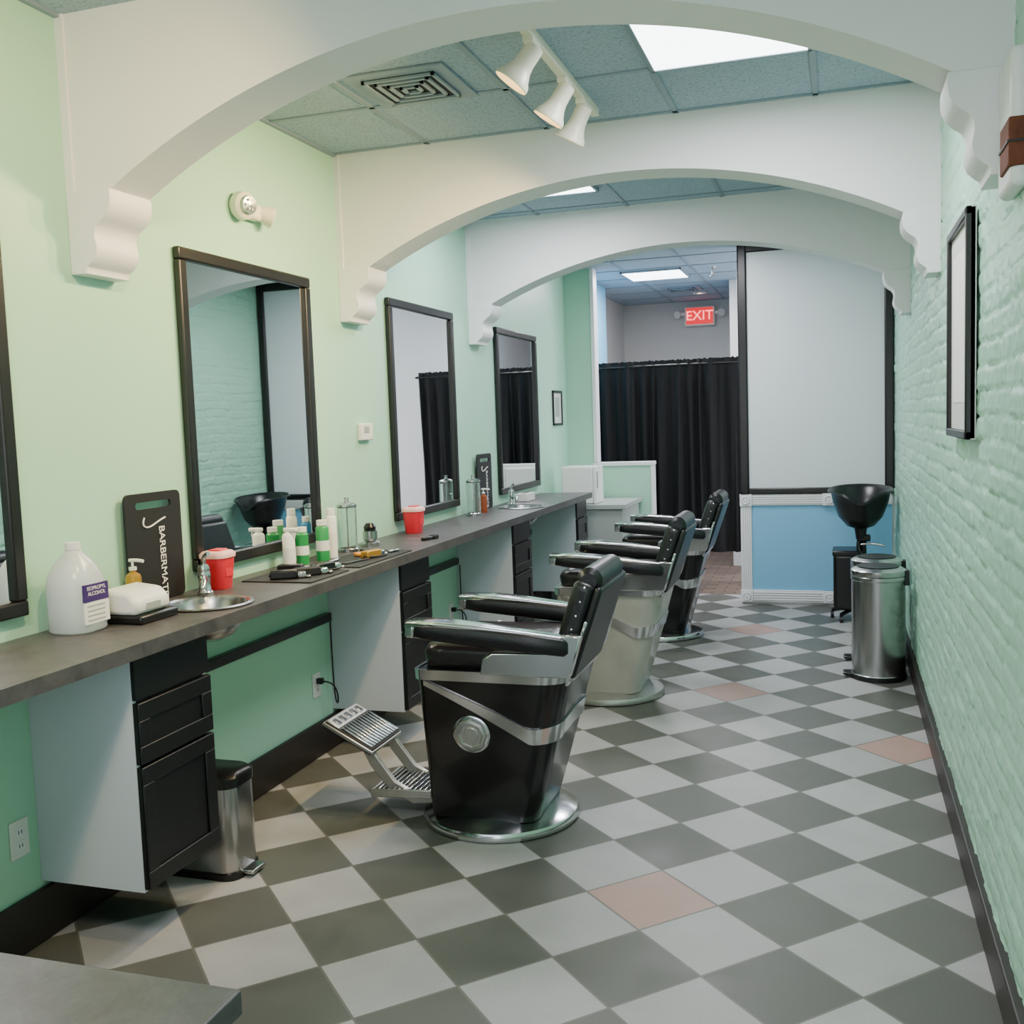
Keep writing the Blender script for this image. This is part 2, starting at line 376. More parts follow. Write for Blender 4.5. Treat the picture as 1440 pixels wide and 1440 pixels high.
def curtain(x0,x1,y,z0,z1):
    n=520;rows=16;v=[];f=[]
    for j in range(rows+1):
        t=j/rows; z=z1+(z0-z1)*t
        for i in range(n+1):
            s=i/n; x=x0+(x1-x0)*s
            ph=s*2*math.pi*13+7*noise.noise(Vector((s*5,t*.3,0)))
            a2=noise.noise(Vector((s*34,t*.9,4)))
            amp=.018+.03*t*(.5+.9*abs(noise.noise(Vector((s*9,3,0)))))
            top=1 if j>1 else .5
            v.append((x+.012*math.sin(ph*.5+t),y+top*(amp*math.sin(ph+.4*t)+.028*a2),z+(.012*noise.noise(Vector((s*60,0,0))) if j==0 else 0)))
    for j in range(rows):
        for i in range(n): f.append((j*(n+1)+i,j*(n+1)+i+1,(j+1)*(n+1)+i+1,(j+1)*(n+1)+i))
    o=obj('fabric',v,f,CURT,smooth=True,angle=180)
    return group('black_curtain',[o,cyl('rod',(x0-.03,y,z1-.05),(x1+.03,y,z1-.05),.012,BLACKP)])
curtain(-2.33,-.70,9.9,.28,2.13)
ex,ey,ez=-1.60,12.70,2.80
R90=(math.radians(90),0,0)
pp=[box('housing',ex-.18,ex+.18,ey-.05,ey,ez-.13,ez+.10,WPL,.008),box('face',ex-.16,ex+.16,ey-.056,ey-.048,ez-.11,ez+.085,EXITR),text('letters','EXIT',.16,(ex,ey-.058,ez-.012),R90,EXITT,.003)]
for s in (-1,1):
    pp.append(box('arm',ex+s*.2-.04,ex+s*.2+.04,ey-.04,ey,ez+.0,ez+.04,WPL,.004)); pp.append(lathe('lamp',[(0,0),(.03,0),(.045,.05),(0,.055)],WPL,(ex+s*.25,ey-.04,ez+.02),20,zq((s*.3,-1,-.2))))
group('exit_sign',pp)

# ---------------------------------------------------------------- counter and cabinets
CF=-1.985
def cut(o,cutters):
    bpy.context.view_layer.update()
    for c in cutters:
        m=o.modifiers.new('b','BOOLEAN'); m.operation='DIFFERENCE'; m.object=c; m.solver='EXACT'
    dg=bpy.context.evaluated_depsgraph_get(); me=bpy.data.meshes.new_from_object(o.evaluated_get(dg))
    o.modifiers.clear(); o.data=me
    for c in cutters: bpy.data.objects.remove(c,do_unlink=True)
SINKS=[(-2.175,3.14,.145),(-2.175,7.0,.145)]
top=box('top',XL,CF,.6,8.4,.935,.98,COUNTER)
cut(top,[cyl('c',(x,y,.9),(x,y,1.0),r,None,seg=48) for x,y,r in SINKS])
cp=[top]
def cabinet(y0,y1):
    xf=-2.03
    out=[box('side_near',XL+.001,xf-.018,y0,y0+.018,.19,.935,PANELW),box('side_far',XL+.001,xf-.018,y1-.018,y1,.19,.935,PANELW),
         box('carcass',XL+.001,xf-.018,y0+.018,y1-.018,.19,.935,BLACKC)]
    fronts=[(.20,.585),(.595,.785),(.795,.93)]
    for k,(a,b) in enumerate(fronts):
        out.append(box('drawer_front',xf-.018,xf-.004,y0+.002,y1-.002,a,b,BLACKC))
        w=.055
        if k<2:
            out+=[box('rail',xf-.004,xf+.004,y0+.002,y1-.002,a,a+w,BLACKC,.003),box('rail',xf-.004,xf+.004,y0+.002,y1-.002,b-w,b,BLACKC,.003),
                  box('stile',xf-.004,xf+.004,y0+.002,y0+w,a+w,b-w,BLACKC,.003),box('stile',xf-.004,xf+.004,y1-w,y1-.002,a+w,b-w,BLACKC,.003)]
    return out
for a,b in ((2.54,2.92),(4.53,4.89),(6.34,6.72),(8.05,8.38),(.75,1.12)): cp+=cabinet(a,b)
group('barber_counter',cp)
def sink(x,y,r):
    prof=[(0,-.13),(.05,-.128),(.09,-.11),(.12,-.07),(r-.004,-.01),(r+.002,.0),(r+.018,.003),(r+.02,.006),(r+.006,.009),(r-.004,.004),(r-.012,-.012),(.112,-.07),(.085,-.1),(.05,-.118),(0,-.12)]
    group('round_sink',[lathe('bowl',prof,STEEL,(x,y,.98),56,close=False),lathe('drain',[(0,.004),(.018,.004),(.022,0)],CHROME,(x,y,.861),24,close=False)])
    fx=x-.135; fy=y+.185
    fp=[lathe('base',[(.030,0),(.030,.012),(.024,.02),(.022,.06),(.026,.075),(.022,.09),(0,.094)],CHROME,(fx,fy,.98),28),
        tube('spout',[(fx,fy,1.025),(fx+.02,fy-.03,1.055),(fx+.05,fy-.08,1.06),(fx+.075,fy-.12,1.045),(fx+.08,fy-.125,1.025)],.013,CHROME),
        tube('lever',[(fx,fy,1.07),(fx+.005,fy,1.10),(fx-.01,fy,1.13),(fx+.03,fy-.01,1.14)],.009,CHROME),lathe('knob',[(0,.03),(.018,.026),(.023,.01),(.02,0)],CHROME,(fx,fy,1.07),24)]
    group('sink_faucet',fp)
for s in SINKS: sink(*s)
group('reception_table',[box('top',-1.9,-.875,.55,1.29,.71,.75,COUNTER,.003),box('support',-1.85,-.98,.65,1.2,0,.71,PANELW)])
group('gray_desk',[box('top',XL+.02,-1.74,8.55,9.36,.82,.86,GRAYD,.004),box('panel_front',-1.80,-1.77,8.58,9.34,0,.82,GRAYD),box('panel_near',XL+.02,-1.80,8.58,8.61,0,.82,GRAYD)])
group('mini_fridge',[box('body',-2.31,-2.03,8.62,8.90,.862,1.185,WPL,.012),box('door',-2.03,-2.00,8.62,8.90,.862,1.185,WPL,.008),box('handle',-2.0,-1.99,8.64,8.655,1.0,1.14,GRAYD,.002)])
for a,b,zz in ((3.05,4.50,.665),(4.95,6.30,.69),(6.78,8.0,.69)):
    group('wire_rail',[box('channel',XL,XL+.035,a,b,zz-.022,zz+.022,BLACKP,.004)])
def outlet(y,z,plug=False):
    pp=[box('plate',XL,XL+.006,y-.038,y+.038,z-.06,z+.06,WPL,.003)]
    for dz in (-.022,.022):
        pp.append(box('socket',XL+.005,XL+.008,y-.017,y+.017,z+dz-.015,z+dz+.015,TRIMW,.002))
        for dy in (-.006,.006): pp.append(box('slot',XL+.007,XL+.0085,y+dy-.0015,y+dy+.0015,z+dz-.006,z+dz+.006,BLACKP))
    if plug:
        pp.append(box('plug',XL+.008,XL+.04,y-.014,y+.014,z+.008,z+.036,BLACKP,.004))
        pp.append(tube('cord',[(XL+.04,y,z+.02),(XL+.09,y+.02,z+.02),(XL+.1,y+.05,z-.08),(XL+.05,y+.1,z-.14),(XL+.03,y+.12,z),(XL+.03,y+.12,z+.3)],.004,CORD))
    group('wall_outlet',pp)
outlet(2.46,.36); outlet(4.37,.35,True); outlet(6.2,.36,True)

# ---------------------------------------------------------------- mirrors
def mirror(y0,y1,z0,z1):
    w=.048; x=XL+.002
    pp=[box('glass',x,x+.012,y0+w*.7,y1-w*.7,z0+w*.7,z1-w*.7,MIRROR)]
    fr=[(y0,y1,z0,z0+w),(y0,y1,z1-w,z1),(y0,y0+w,z0+w,z1-w),(y1-w,y1,z0+w,z1-w)]
    for i,(a,b,c,d) in enumerate(fr): pp.append(box('frame_%d'%i,x,x+.03,a,b,c,d,BLACKW,.007,3))
    group('wall_mirror',pp)
mirror(1.51,2.545,1.05,2.31); mirror(3.43,4.46,1.05,2.315); mirror(5.365,6.38,1.05,2.32); mirror(7.27,8.325,1.05,2.30)
def frame_left(y0,y1,z0,z1):
    w=.022; x=XL
    pp=[box('picture',x,x+.008,y0,y1,z0,z1,PAPER)]
    for i,(a,b,c,d) in enumerate([(y0,y1,z0,z0+w),(y0,y1,z1-w,z1),(y0,y0+w,z0,z1),(y1-w,y1,z0,z1)]): pp.append(box('frame_%d'%i,x,x+.018,a,b,c,d,BLACKW,.003))
    pp.append(box('photo',x+.008,x+.010,y0+.09,y1-.09,z0+.08,z1-.06,GRAYD))
    group('picture_frame',pp)
frame_left(8.86,9.17,1.545,1.86)
y0,y1,z0,z1=3.55,4.16,1.49,2.22; w=.028; xx=XR-.016
pp=[box('backing',xx-.012,xx+.004,y0,y1,z0,z1,PAPER),box('print',xx-.0135,xx-.011,y0+.1,y1-.1,z0+.12,z1-.1,LABELW)]
for i,(a,b,c,d) in enumerate([(y0,y1,z0,z0+w),(y0,y1,z1-w,z1),(y0,y0+w,z0,z1),(y1-w,y1,z0,z1)]): pp.append(box('frame_%d'%i,xx-.028,xx+.004,a,b,c,d,BLACKW,.004))
group('picture_frame',pp)
ye,zee=3.93,2.545; K=.8
def LP(pr): return [(a*K,b*K) for a,b in pr]
pp=[box('housing',XL,XL+.05,ye-.02,ye+.10,zee-.04,zee+.03,IVORY,.015,4),
    lathe('lamp_left',LP([(0,0),(.065,0),(.075,.02),(.07,.06),(.05,.075),(0,.08)]),IVORY,(XL+.015,ye-.03,zee+.005),32,zq((1,-.35,-.1))),
    lathe('lens_left',LP([(0,0),(.05,0),(.045,.012),(0,.018)]),STEEL,(XL+.075,ye-.051,zee),28,zq((1,-.35,-.1))),
    lathe('lamp_right',LP([(0,0),(.035,0),(.06,.08),(.055,.085),(0,.07)]),IVORY,(XL+.025,ye+.10,zee),32,zq((.7,.8,-.3)))]
q=zq((1,0,0))
for a in range(6):
    an=a*math.pi/3; pp.append(lathe('led',[(0,.003),(.006,0)],LABELW,(XL+.09,ye-.056+.022*math.cos(an),zee+.022*math.sin(an)),10,q,close=False))
group('emergency_light',pp)
group('thermostat',[box('body',XL,XL+.028,4.95,5.09,1.525,1.615,WPL,.006,3),box('screen',XL+.027,XL+.030,4.98,5.04,1.565,1.598,GRAYD),box('buttons',XL+.027,XL+.031,5.055,5.075,1.54,1.60,LABELW)])

# ---------------------------------------------------------------- barber chair
def barber_chair(loc,rz,sidemat):
    P=[]
    P.append(lathe('base_plate',[(0,0),(.305,0),(.318,.006),(.320,.02),(.312,.036),(.28,.048),(.22,.058),(.18,.066),(0,.07)],CHROME if sidemat!=CREAM else DULL,(0,0,0),64))
    ZB=.045
    def sec(z):
        t=(z-ZB)/(.66-ZB)
        e=max(t,0)**.95
        return (-.222-.008*t, .205+.17*e, .215+.075*e, .03, .07+.04*e)
    zs=[ZB,ZB+.01]+[ZB+.02+(.64-ZB)*k/10 for k in range(11)]
    n=8
    rings=[]
    for k,z in enumerate(zs):
        x0,x1,hy,rf,rr=sec(z); s=.012 if k==0 else 0
        rings.append(ring(x0+s,x1-s,hy-s,rf,rr,z,n))
    P.append(loft('body_shell',rings,sidemat))
    def surf(i,z,off):
        x0,x1,hy,rf,rr=sec(z)
        r=ring(x0-off,x1+off,hy+off,rf+off,rr+off,z,n)
        return r[i%len(r)]
    nr=4*(n+1)
    def band(nm,zc,h,m,off=.007):
        rows=[[],[],[],[]]
        for i in range(0,nr+1):
            for k,(sgn,o_) in enumerate(((-1,-.002),(-1,off),(1,off),(1,-.002))):
                rows[k].append(surf(i,zc+sgn*h,o_))
        v=[p for r in rows for p in r]; L=len(rows[0]); f=[]
        for k in range(3):
            for i in range(L-1): f.append((k*L+i,k*L+i+1,(k+1)*L+i+1,(k+1)*L+i))
        return obj(nm,v,f,m,smooth=True,angle=50)
    P.append(band('rim_band',.643,.020,CHROME,.012))
    def swoosh(side):
        K=28
        lo,hi,lo2,hi2=[],[],[],[]
        for kk in range(K+1):
            t=kk/K
            if t<.62:
                u=t/.62; z=.61-.20*u; h=.010+.020*u
                x0,x1,hy,rf,rr=sec(z); x=x0+rf+(x1-rr-x0-rf)*u
                base=lambda zz,o,x=x:(x,side*(sec(zz)[2]+o),zz)
            elif t<.82:
                u=(t-.62)/.20; z=.41+.015*u; h=.030+.008*u
                def base(zz,o,u=u):
                    x0,x1,hy,rf,rr=sec(zz); a=math.pi/2*(1-u)
                    return (x1-rr+(rr+o)*math.cos(a),side*(hy-rr+(rr+o)*math.sin(a)),zz)
            else:
                u=(t-.82)/.18; z=.425+.01*u; h=.038
                def base(zz,o,u=u):
                    x0,x1,hy,rf,rr=sec(zz); return (x1+o,side*(hy-rr)*(1-u),zz)
            lo.append(base(z-h,-.003)); lo2.append(base(z-h,.008)); hi2.append(base(z+h,.008)); hi.append(base(z+h,-.003))
        L=len(lo); v=lo+lo2+hi2+hi; f=[]
        for k in range(3):
            for i in range(L-1): f.append((k*L+i,k*L+i+1,(k+1)*L+i+1,(k+1)*L+i))
        f.append((0,L,2*L,3*L))
        return obj('swoosh_trim',v,f,CHROME,smooth=True,angle=50)
    P.append(swoosh(-1)); P.append(swoosh(1))
    for s in (-1,1):
        hy=sec(.40)[2]
        q=zq((0,s,-.1))
        P.append(lathe('medallion',[(0,.022),(.03,.020),(.034,.016),(.045,.016),(.05,.022),(.062,.018),(.068,.008),(.068,-.005)],DULL,(-.02,s*(hy-.004),.41),8,q))
        P.append(lathe('medallion_rim',[(.055,0),(.075,0),(.075,.008),(.068,.012),(.055,.012)],CHROME,(-.02,s*(hy-.003),.41),40,q,close=False))
    P.append(loft('seat',[ring(-.215,.30,.235,.05,.04,.655,n),ring(-.225,.30,.24,.06,.04,.68,n),ring(-.23,.30,.24,.06,.04,.715,n),ring(-.215,.30,.235,.06,.04,.742,n),ring(-.18,.28,.20,.06,.04,.756,n),ring(-.10,.22,.13,.06,.04,.762,n)],SEATL,angle=80))
    for s in (-1,1):
        yc=s*.29
        P.append(prism('arm_bracket',[(.04,.655),(.385,.655),(.40,.70),(.435,.815),(.36,.815),(.335,.765),(.29,.748),(.09,.742),(.05,.715)],'y',yc-.024,yc+.024,CHROME,.006))
        def armring(x,z,hw,hh):
            r=[]
            for k in range(16):
                a=2*math.pi*k/16; c,sn=math.cos(a),math.sin(a)
                r.append((x,yc+hw*math.copysign(abs(c)**.4,c),z+hh*math.copysign(abs(sn)**.4,sn)))
            return r
        P.append(loft('arm_pad',[armring(-.235,.822,.025,.015),armring(-.225,.82,.044,.027),armring(-.17,.817,.048,.034),armring(.0,.803,.048,.036),armring(.2,.786,.048,.036),armring(.37,.772,.046,.034),armring(.385,.77,.03,.022)],BLACKV,angle=60))
        P.append(loft('arm_chrome_cap',[armring(-.252,.842,.035,.008),armring(-.242,.845,.052,.012),armring(-.10,.846,.054,.011),armring(.05,.836,.046,.009),armring(.2,.820,.032,.008),armring(.36,.803,.028,.007)],CHROME,angle=60))
        P.append(prism('arm_front_cap',[(-.252,.795),(-.215,.79),(-.205,.85),(-.25,.853)],'y',yc-.049,yc+.049,CHROME,.01))
    ang=math.radians(19)
    dn=Vector((math.sin(ang),0,math.cos(ang))); nr_=Vector((-math.cos(ang),0,math.sin(ang)))
    o0=Vector((.34,0,.675))
    def slab(nm,a0,a1,hw,t0,t1,m,bev):
        vs=[]
        for a in (a0,a1):
            for y_ in (-hw,hw):
                for t in (t0,t1):
                    q_=o0+dn*a+nr_*t; vs.append((q_.x,y_,q_.z))
        return obj(nm,vs,BF,m,smooth=True,bevel=bev,seg=4)
    P.append(slab('back_shell',-.03,.335,.232,-.055,-.025,BLACKV,.014))
    P.append(slab('back_cushion',0,.335,.228,-.030,.06,BLACKV,.032))
    P.append(slab('back_side_trim',-.06,.20,.240,-.040,-.026,CHROME,.005))
    h0=o0+dn*.34+nr_*.008
    P.append(cyl('head_roll',(h0.x,-.205,h0.z),(h0.x,.205,h0.z),.05,BLACKV))
    P[-1].modifiers.new('b','BEVEL').width=.02
    for s in (-1,1):
        for k in range(6):
            q_=o0+dn*(.04+.055*k)+nr_*.012
            P.append(lathe('stud',[(0,.004),(.004,.003),(.006,0)],CHROME,(q_.x,s*.227,q_.z),10,zq((0,s,0)),close=False))
    for s in (-1,1):
        P.append(prism('foot_strut',[(-.20,.07),(-.34,.05),(-.44,.09),(-.53,.20),(-.58,.30),(-.55,.315),(-.49,.23),(-.42,.14),(-.34,.10),(-.20,.13)],'y',s*.105-.011,s*.105+.011,DULL,.005))
    def bxf(c,d,nn):
        def bx(nm2,a0,a1,y0_,y1_,t0,t1,mm,bev=.004):
            vs=[]
            for a in (a0,a1):
                for y_ in (y0_,y1_):
                    for tt in (t0,t1):
                        q_=c+d*a+nn*tt; vs.append((q_.x,y_,q_.z))
            return obj(nm2,vs,BF,mm,smooth=True,bevel=bev)
        return bx
    bx=bxf(Vector((-.25,0,.115)),Vector((-1,0,-.05)).normalized(),Vector((-.05,0,1)).normalized())
    P.append(bx('lower_step',0,.26,-.14,.14,-.022,0,BLACKM,.006))
    for k in range(11):
        a=.26*(k+.6)/11.4; P.append(bx('step_rib',a-.006,a+.006,-.13,.13,0,.008,CHROME,.002))
    P.append(bx('step_border',.255,.27,-.145,.145,-.024,.010,DULL,.004))
    for s in (-1,1): P.append(bx('step_side',0,.26,s*.14-.006,s*.14+.006,-.024,.010,DULL,.003))
    bx=bxf(Vector((-.50,0,.275)),Vector((-.86,0,.44)).normalized(),Vector((.44,0,.86)).normalized())
    P.append(bx('foot_plate',0,.24,-.14,.14,-.03,0,BLACKM,.006))
    P.append(bx('plate_edge',-.006,.246,-.146,.146,-.022,-.006,DULL,.004))
    for k in range(11):
        yy=-.125+.25*k/10; P.append(bx('plate_rib',.01,.165,yy-.008,yy+.008,0,.008,CHROME,.002))
    P.append(bx('plate_header',.172,.236,-.135,.135,-.004,.004,DULL,.003))
    for k in range(5):
        yy=-.10+.20*k/4; P.append(bx('plate_letter',.185,.222,yy-.014,yy+.014,.003,.009,CHROME,.001))
    P.append(tube('pump_lever',[(.1,.22,.2),(.12,.33,.22),(.14,.40,.36)],.01,CHROME))
    return group('barber_chair',P,loc,rz)
barber_chair((-1.33,3.86,0),math.radians(0),BLACKE)
barber_chair((-1.29,5.76,0),math.radians(0),CREAM)
barber_chair((-1.27,7.42,0),math.radians(0),BLACKE)

# ---------------------------------------------------------------- bins
def round_can(x,y):
    r=.152; Hc=.66
    prof=[(0,0),(r,0),(r+.004,.01),(r+.004,.03),(r,.035),(r,Hc-.07),(r+.004,Hc-.065),(r+.004,Hc-.045),(r,Hc-.04)]
    P=[lathe('can',prof,STEEL,(x,y,0),64),lathe('base_ring',[(r+.002,0),(r+.007,0),(r+.007,.028),(r+.002,.03)],BLACKP,(x,y,0),64,close=False),
       lathe('lid',[(r+.004,0),(r+.006,.004),(r+.004,.03),(r-.02,.045),(r-.05,.05),(0,.052)],STEEL,(x,y,Hc-.04),64,close=False),
       lathe('lid_inset',[(0,.002),(r-.035,.001),(r-.035,-.01)],BLACKP,(x,y,Hc+.012),48,close=False),
       box('hinge',x+r-.01,x+r+.02,y-.04,y+.04,Hc-.1,Hc-.01,BLACKP,.006),
       prism('pedal',[(x-r-.05,y-.04),(x-r+.02,y-.05),(x-r+.02,y+.05),(x-r-.05,y+.04)],'z',.015,.03,BLACKP,.005)]
    group('pedal_trash_can',P)
round_can(.215,6.38); round_can(.22,6.80)
def slim_bin(x0,x1,y0,y1,h):
    def rg(z,s=0): return [(a,b+(y0+y1)/2,z) for a,b,_ in ring(x0+s,x1-s,(y1-y0)/2-s,.02,.055,0,8)]
    P=[loft('bucket',[rg(0,.004),rg(.01),rg(h-.05)],STEEL,angle=50),loft('lid',[rg(h-.05,-.004),rg(h-.015,-.004),rg(h,.012)],BLACKP,angle=50),loft('base',[rg(0,-.005),rg(.022,-.005)],BLACKP,angle=50),
       box('pedal',x1-.01,x1+.045,(y0+y1)/2-.045,(y0+y1)/2+.045,.012,.026,STEEL,.005)]
    group('slim_pedal_bin',P)
slim_bin(-2.40,-2.055,3.03,3.21,.385)

# ---------------------------------------------------------------- shampoo bowl station
def shampoo(x,y):
    P=[]
    def er(rx,ry,z,dip=0,n=48):
        o=[]
        for i in range(n):
            a=2*math.pi*i/n; c,s=math.cos(a),math.sin(a)
            dz=-dip*math.exp(-((a-1.5*math.pi)/.38)**2)
            o.append((x+rx*c,y+ry*s,z+dz+.02*s*(1 if dip else 0)))
        return o
    P.append(loft('bowl',[er(.05,.05,.70),er(.10,.10,.72),er(.16,.17,.79),er(.20,.22,.90),er(.215,.25,.975,.07),er(.235,.27,.995,.075),er(.24,.275,.985,.075),er(.232,.265,1.0,.07),er(.195,.23,.975,.06),er(.18,.2,.90),er(.13,.15,.80),er(.05,.05,.76)],BLACKP,angle=60))
    P.append(cyl('drain_neck',(x,y,.62),(x,y,.72),.035,BLACKP,.05))
    P.append(cyl('column',(x+.02,y+.02,.05),(x+.02,y+.02,.66),.022,BLACKP))
    P.append(tube('hose',[(x,y,.64),(x-.05,y,.52),(x+.1,y-.05,.46),(x+.12,y,.30),(x+.04,y,.12)],.016,BLACKP))
    P.append(box('tilt_knob',x-.03,x+.07,y-.03,y+.05,.60,.65,BLACKP,.01))
    P.append(tube('lever',[(x,y-.04,.58),(x+.1,y-.06,.6),(x+.17,y-.06,.57)],.009,CHROME))
    P.append(box('bucket',x-.20,x-.02,y-.15,y+.13,.09,.52,BLACKP,.03,4)); P.append(box('bucket_lid',x-.205,x-.01,y-.155,y+.135,.50,.545,BLACKP,.012))
    for k in range(5):
        a=2*math.pi*k/5+.3; ex_,ey_=x-.03+.19*math.cos(a),y+.19*math.sin(a)
        P.append(tube('leg',[(x-.03,y,.09),((x-.03+ex_)/2,(y+ey_)/2,.085),(ex_,ey_,.06)],.016,BLACKP))
        P.append(cyl('caster',(ex_-.012,ey_,.026),(ex_+.012,ey_,.026),.026,BLACKP))
    group('shampoo_bowl_stand',P)
shampoo(.15,8.15)

# ---------------------------------------------------------------- counter-top items
CZ=.98
def z(v): return CZ+v
def rrect(x,y,r,rr,h): return [(x+a,y+b,CZ+h) for a,b,_ in ring(-r,r,r,rr,rr,0,6)]
x,y=-2.325,2.655
jr=[rrect(x,y,*t) for t in [(.070,.05,0),(.078,.055,.008),(.078,.055,.15),(.074,.055,.18),(.055,.045,.22),(.030,.028,.25),(.022,.021,.262)]]
P=[loft('jug_body',jr,TRANSP,angle=70),
   cyl('cap',(x,y,z(.262)),(x,y,z(.285)),.024,WPL),tube('handle',[(x-.02,y+.03,z(.25)),(x-.03,y+.06,z(.245)),(x-.04,y+.082,z(.2)),(x-.04,y+.075,z(.14))],.011,TRANSP),
   box('label_top',x+.072,x+.0795,y-.055,y+.055,z(.10),z(.155),PURPLE),box('label_low',x+.072,x+.0795,y-.055,y+.055,z(.03),z(.098),LABELW),
   text('label_text','ISOPROPYL\nALCOHOL',.017,(x+.0802,y,z(.133)),(math.radians(90),0,math.radians(90)),LABELW,.0003)]
for k in range(4): P.append(box('label_line',x+.079,x+.0799,y-.045,y+.035,z(.038+.015*k),z(.043+.015*k),GRAYD))
group('alcohol_jug',P)
x,y=-2.27,2.845
P=[box('tray',x-.09,x+.11,y-.09,y+.11,CZ,z(.03),BLACKP,.008),prism('housing',[(x-.07,z(.03)),(x+.09,z(.03)),(x+.095,z(.07)),(x+.06,z(.105)),(x-.03,z(.115)),(x-.07,z(.10))],'y',y-.09,y+.09,WPL,.014),
   cyl('dial',(x+.02,y+.09,z(.08)),(x+.02,y+.10,z(.08)),.018,LABELW),box('display',x+.086,x+.097,y-.04,y+.03,z(.045),z(.065),GRAYD)]
group('towel_steamer',P)
def pump(name,x,y,r,h,m,mc):
    group(name,[lathe('bottle',[(0,0),(r,0),(r,h*.62),(r*.9,h*.68),(.35*r,h*.74),(.35*r,h*.78),(0,h*.78)],m,(x,y,CZ),28),lathe('collar',[(0,0),(r*.5,0),(r*.5,h*.06),(0,h*.06)],mc,(x,y,z(h*.77)),20),
        cyl('stem',(x,y,z(h*.8)),(x,y,z(h*.95)),.004,mc),tube('nozzle',[(x-.012,y,z(h*.95)),(x+.015,y,z(h*.965)),(x+.045,y,z(h*.94))],.006,mc)])
pump('soap_pump_bottle',-2.36,2.98,.027,.19,GOLD,WPL)
def board(y0,y1,z1,txt):
    P=[]
    h=z1-CZ
    pts=[(a,b+CZ+h/2) for a,b,_ in ring(y0,y1,h/2,.025,.025,0,6)]
    o=prism('board',pts,'x',XL+.022,XL+.032,BLACKM)
    yc=(y0+y1)/2; w=(y1-y0)
    c=prism('c',[(a,b+z1-.045) for a,b,_ in ring(yc-w*.32,yc+w*.32,.013,.012,.012,0,5)],'x',XL,XL+.1,None)
    cut(o,[c]); P.append(o)
    t=text('lettering',txt,.046,(XL+.034,yc+.035,CZ+h*.36),(math.radians(90),math.radians(90),math.radians(90)),LABELW,.0005); t.data.space_character=.95; P.append(t)
    P.append(tube('hook_emblem',[(XL+.034,yc-.06,CZ+h*.78),(XL+.034,yc-.08,CZ+h*.70),(XL+.034,yc-.03,CZ+h*.67),(XL+.034,yc+.01,CZ+h*.73),(XL+.034,yc+.06,CZ+h*.76)],.003,LABELW))
    group('barber_tool_mat',P)
board(3.02,3.34,1.385,'BARBERMATE'); board(6.74,7.04,1.375,'BARBERMATE')
def sharps(x,y):
    group('sharps_container',[loft('tub',[rrect(x,y,r,r*.6,h) for r,h in ((.042,0),(.044,.004),(.056,.125))],REDP,angle=60),
       loft('lid',[rrect(x,y,r,r*.6,h) for r,h in ((.060,.125),(.061,.14),(.05,.15),(.035,.152))],PINKL,angle=60),
       box('label',x+.045,x+.052,y-.025,y+.025,z(.05),z(.095),REDP),box('flap',x-.02,x+.03,y-.03,y+.03,z(.15),z(.158),REDP,.003)])
sharps(-2.345,3.47); sharps(-2.33,5.40)
def can(name,x,y,r,h,m,mc,trig=False):
    P=[lathe('can',[(0,0),(r,0),(r,h*.80),(r*.75,h*.86),(r*.45,h*.88),(0,h*.88)],m,(x,y,CZ),28),lathe('band',[(r+.0006,h*.25),(r+.0006,h*.5)],LABELW,(x,y,CZ),28,close=False)]
    if trig:
        P+=[box('trigger_head',x-.02,x+.045,y-.012,y+.012,z(h*.9),z(h),mc,.005),tube('trigger',[(x+.03,y,z(h*.9)),(x+.035,y,z(h*.84)),(x+.03,y,z(h*.78))],.005,mc),cyl('collar',(x,y,z(h*.86)),(x,y,z(h*.92)),.014,mc)]
    else: P.append(cyl('cap',(x,y,z(h*.87)),(x,y,z(h)),r*.8,mc))
    group(name,P)
can('spray_bottle',-2.35,4.03,.028,.18,WPL,WPL,True)
can('aerosol_can',-2.35,4.15,.029,.17,GREENP,WPL)
can('aerosol_can',-2.31,4.27,.031,.19,GREENP,WPL); can('aerosol_can',-2.32,4.38,.026,.235,LABELW,LABELW); can('aerosol_can',-2.36,4.45,.024,.19,BLUEP,WPL)
def jar(x,y,r,h,liq):
    P=[lathe('glass',[(0,.0),(r,0),(r,h*.8),(r*1.04,h*.82),(r*1.04,h*.84),(r-.005,h*.82),(r-.005,.01),(0,.01)],GLASS,(x,y,CZ),36,close=False),
       lathe('lid',[(r*1.05,h*.84),(r*1.05,h*.87),(r*.8,h*.9),(.012,h*.92),(.010,h*.98),(.014,h),(0,h*1.01)],STEEL,(x,y,CZ),32,close=False),
       lathe('base',[(0,0),(r*1.08,0),(r*1.08,.015),(r,.02)],STEEL,(x,y,CZ),32,close=False)]
    if liq: P.append(lathe('basket_rod',[(0,.02),(.004,.02),(.004,h*.85),(0,h*.85)],STEEL,(x,y,CZ),10))
    group('disinfectant_jar',P)
jar(-2.335,4.58,.047,.27,True); jar(-2.33,6.42,.047,.27,True)
P=[lathe('cup',[(0,0),(.05,0),(.05,.02),(.03,.03),(.038,.04),(.038,.08),(0,.08)],STEEL,(-2.32,4.80,CZ),28),lathe('top',[(0,.08),(.03,.08),(.033,.1),(.02,.12),(0,.122)],BLACKP,(-2.32,4.80,CZ),24)]
group('blade_disposal_cup',P)
pump('lotion_pump_bottle',-2.33,6.62,.024,.17,BROWNG,WPL)
P=[box('pad',-2.34,-2.02,3.62,3.96,CZ,z(.006),BLACKM,.002)]
group('rubber_tool_mat',P)
P=[box('pad',-2.265,-2.01,4.04,4.62,CZ,z(.006),BLACKM,.002)]
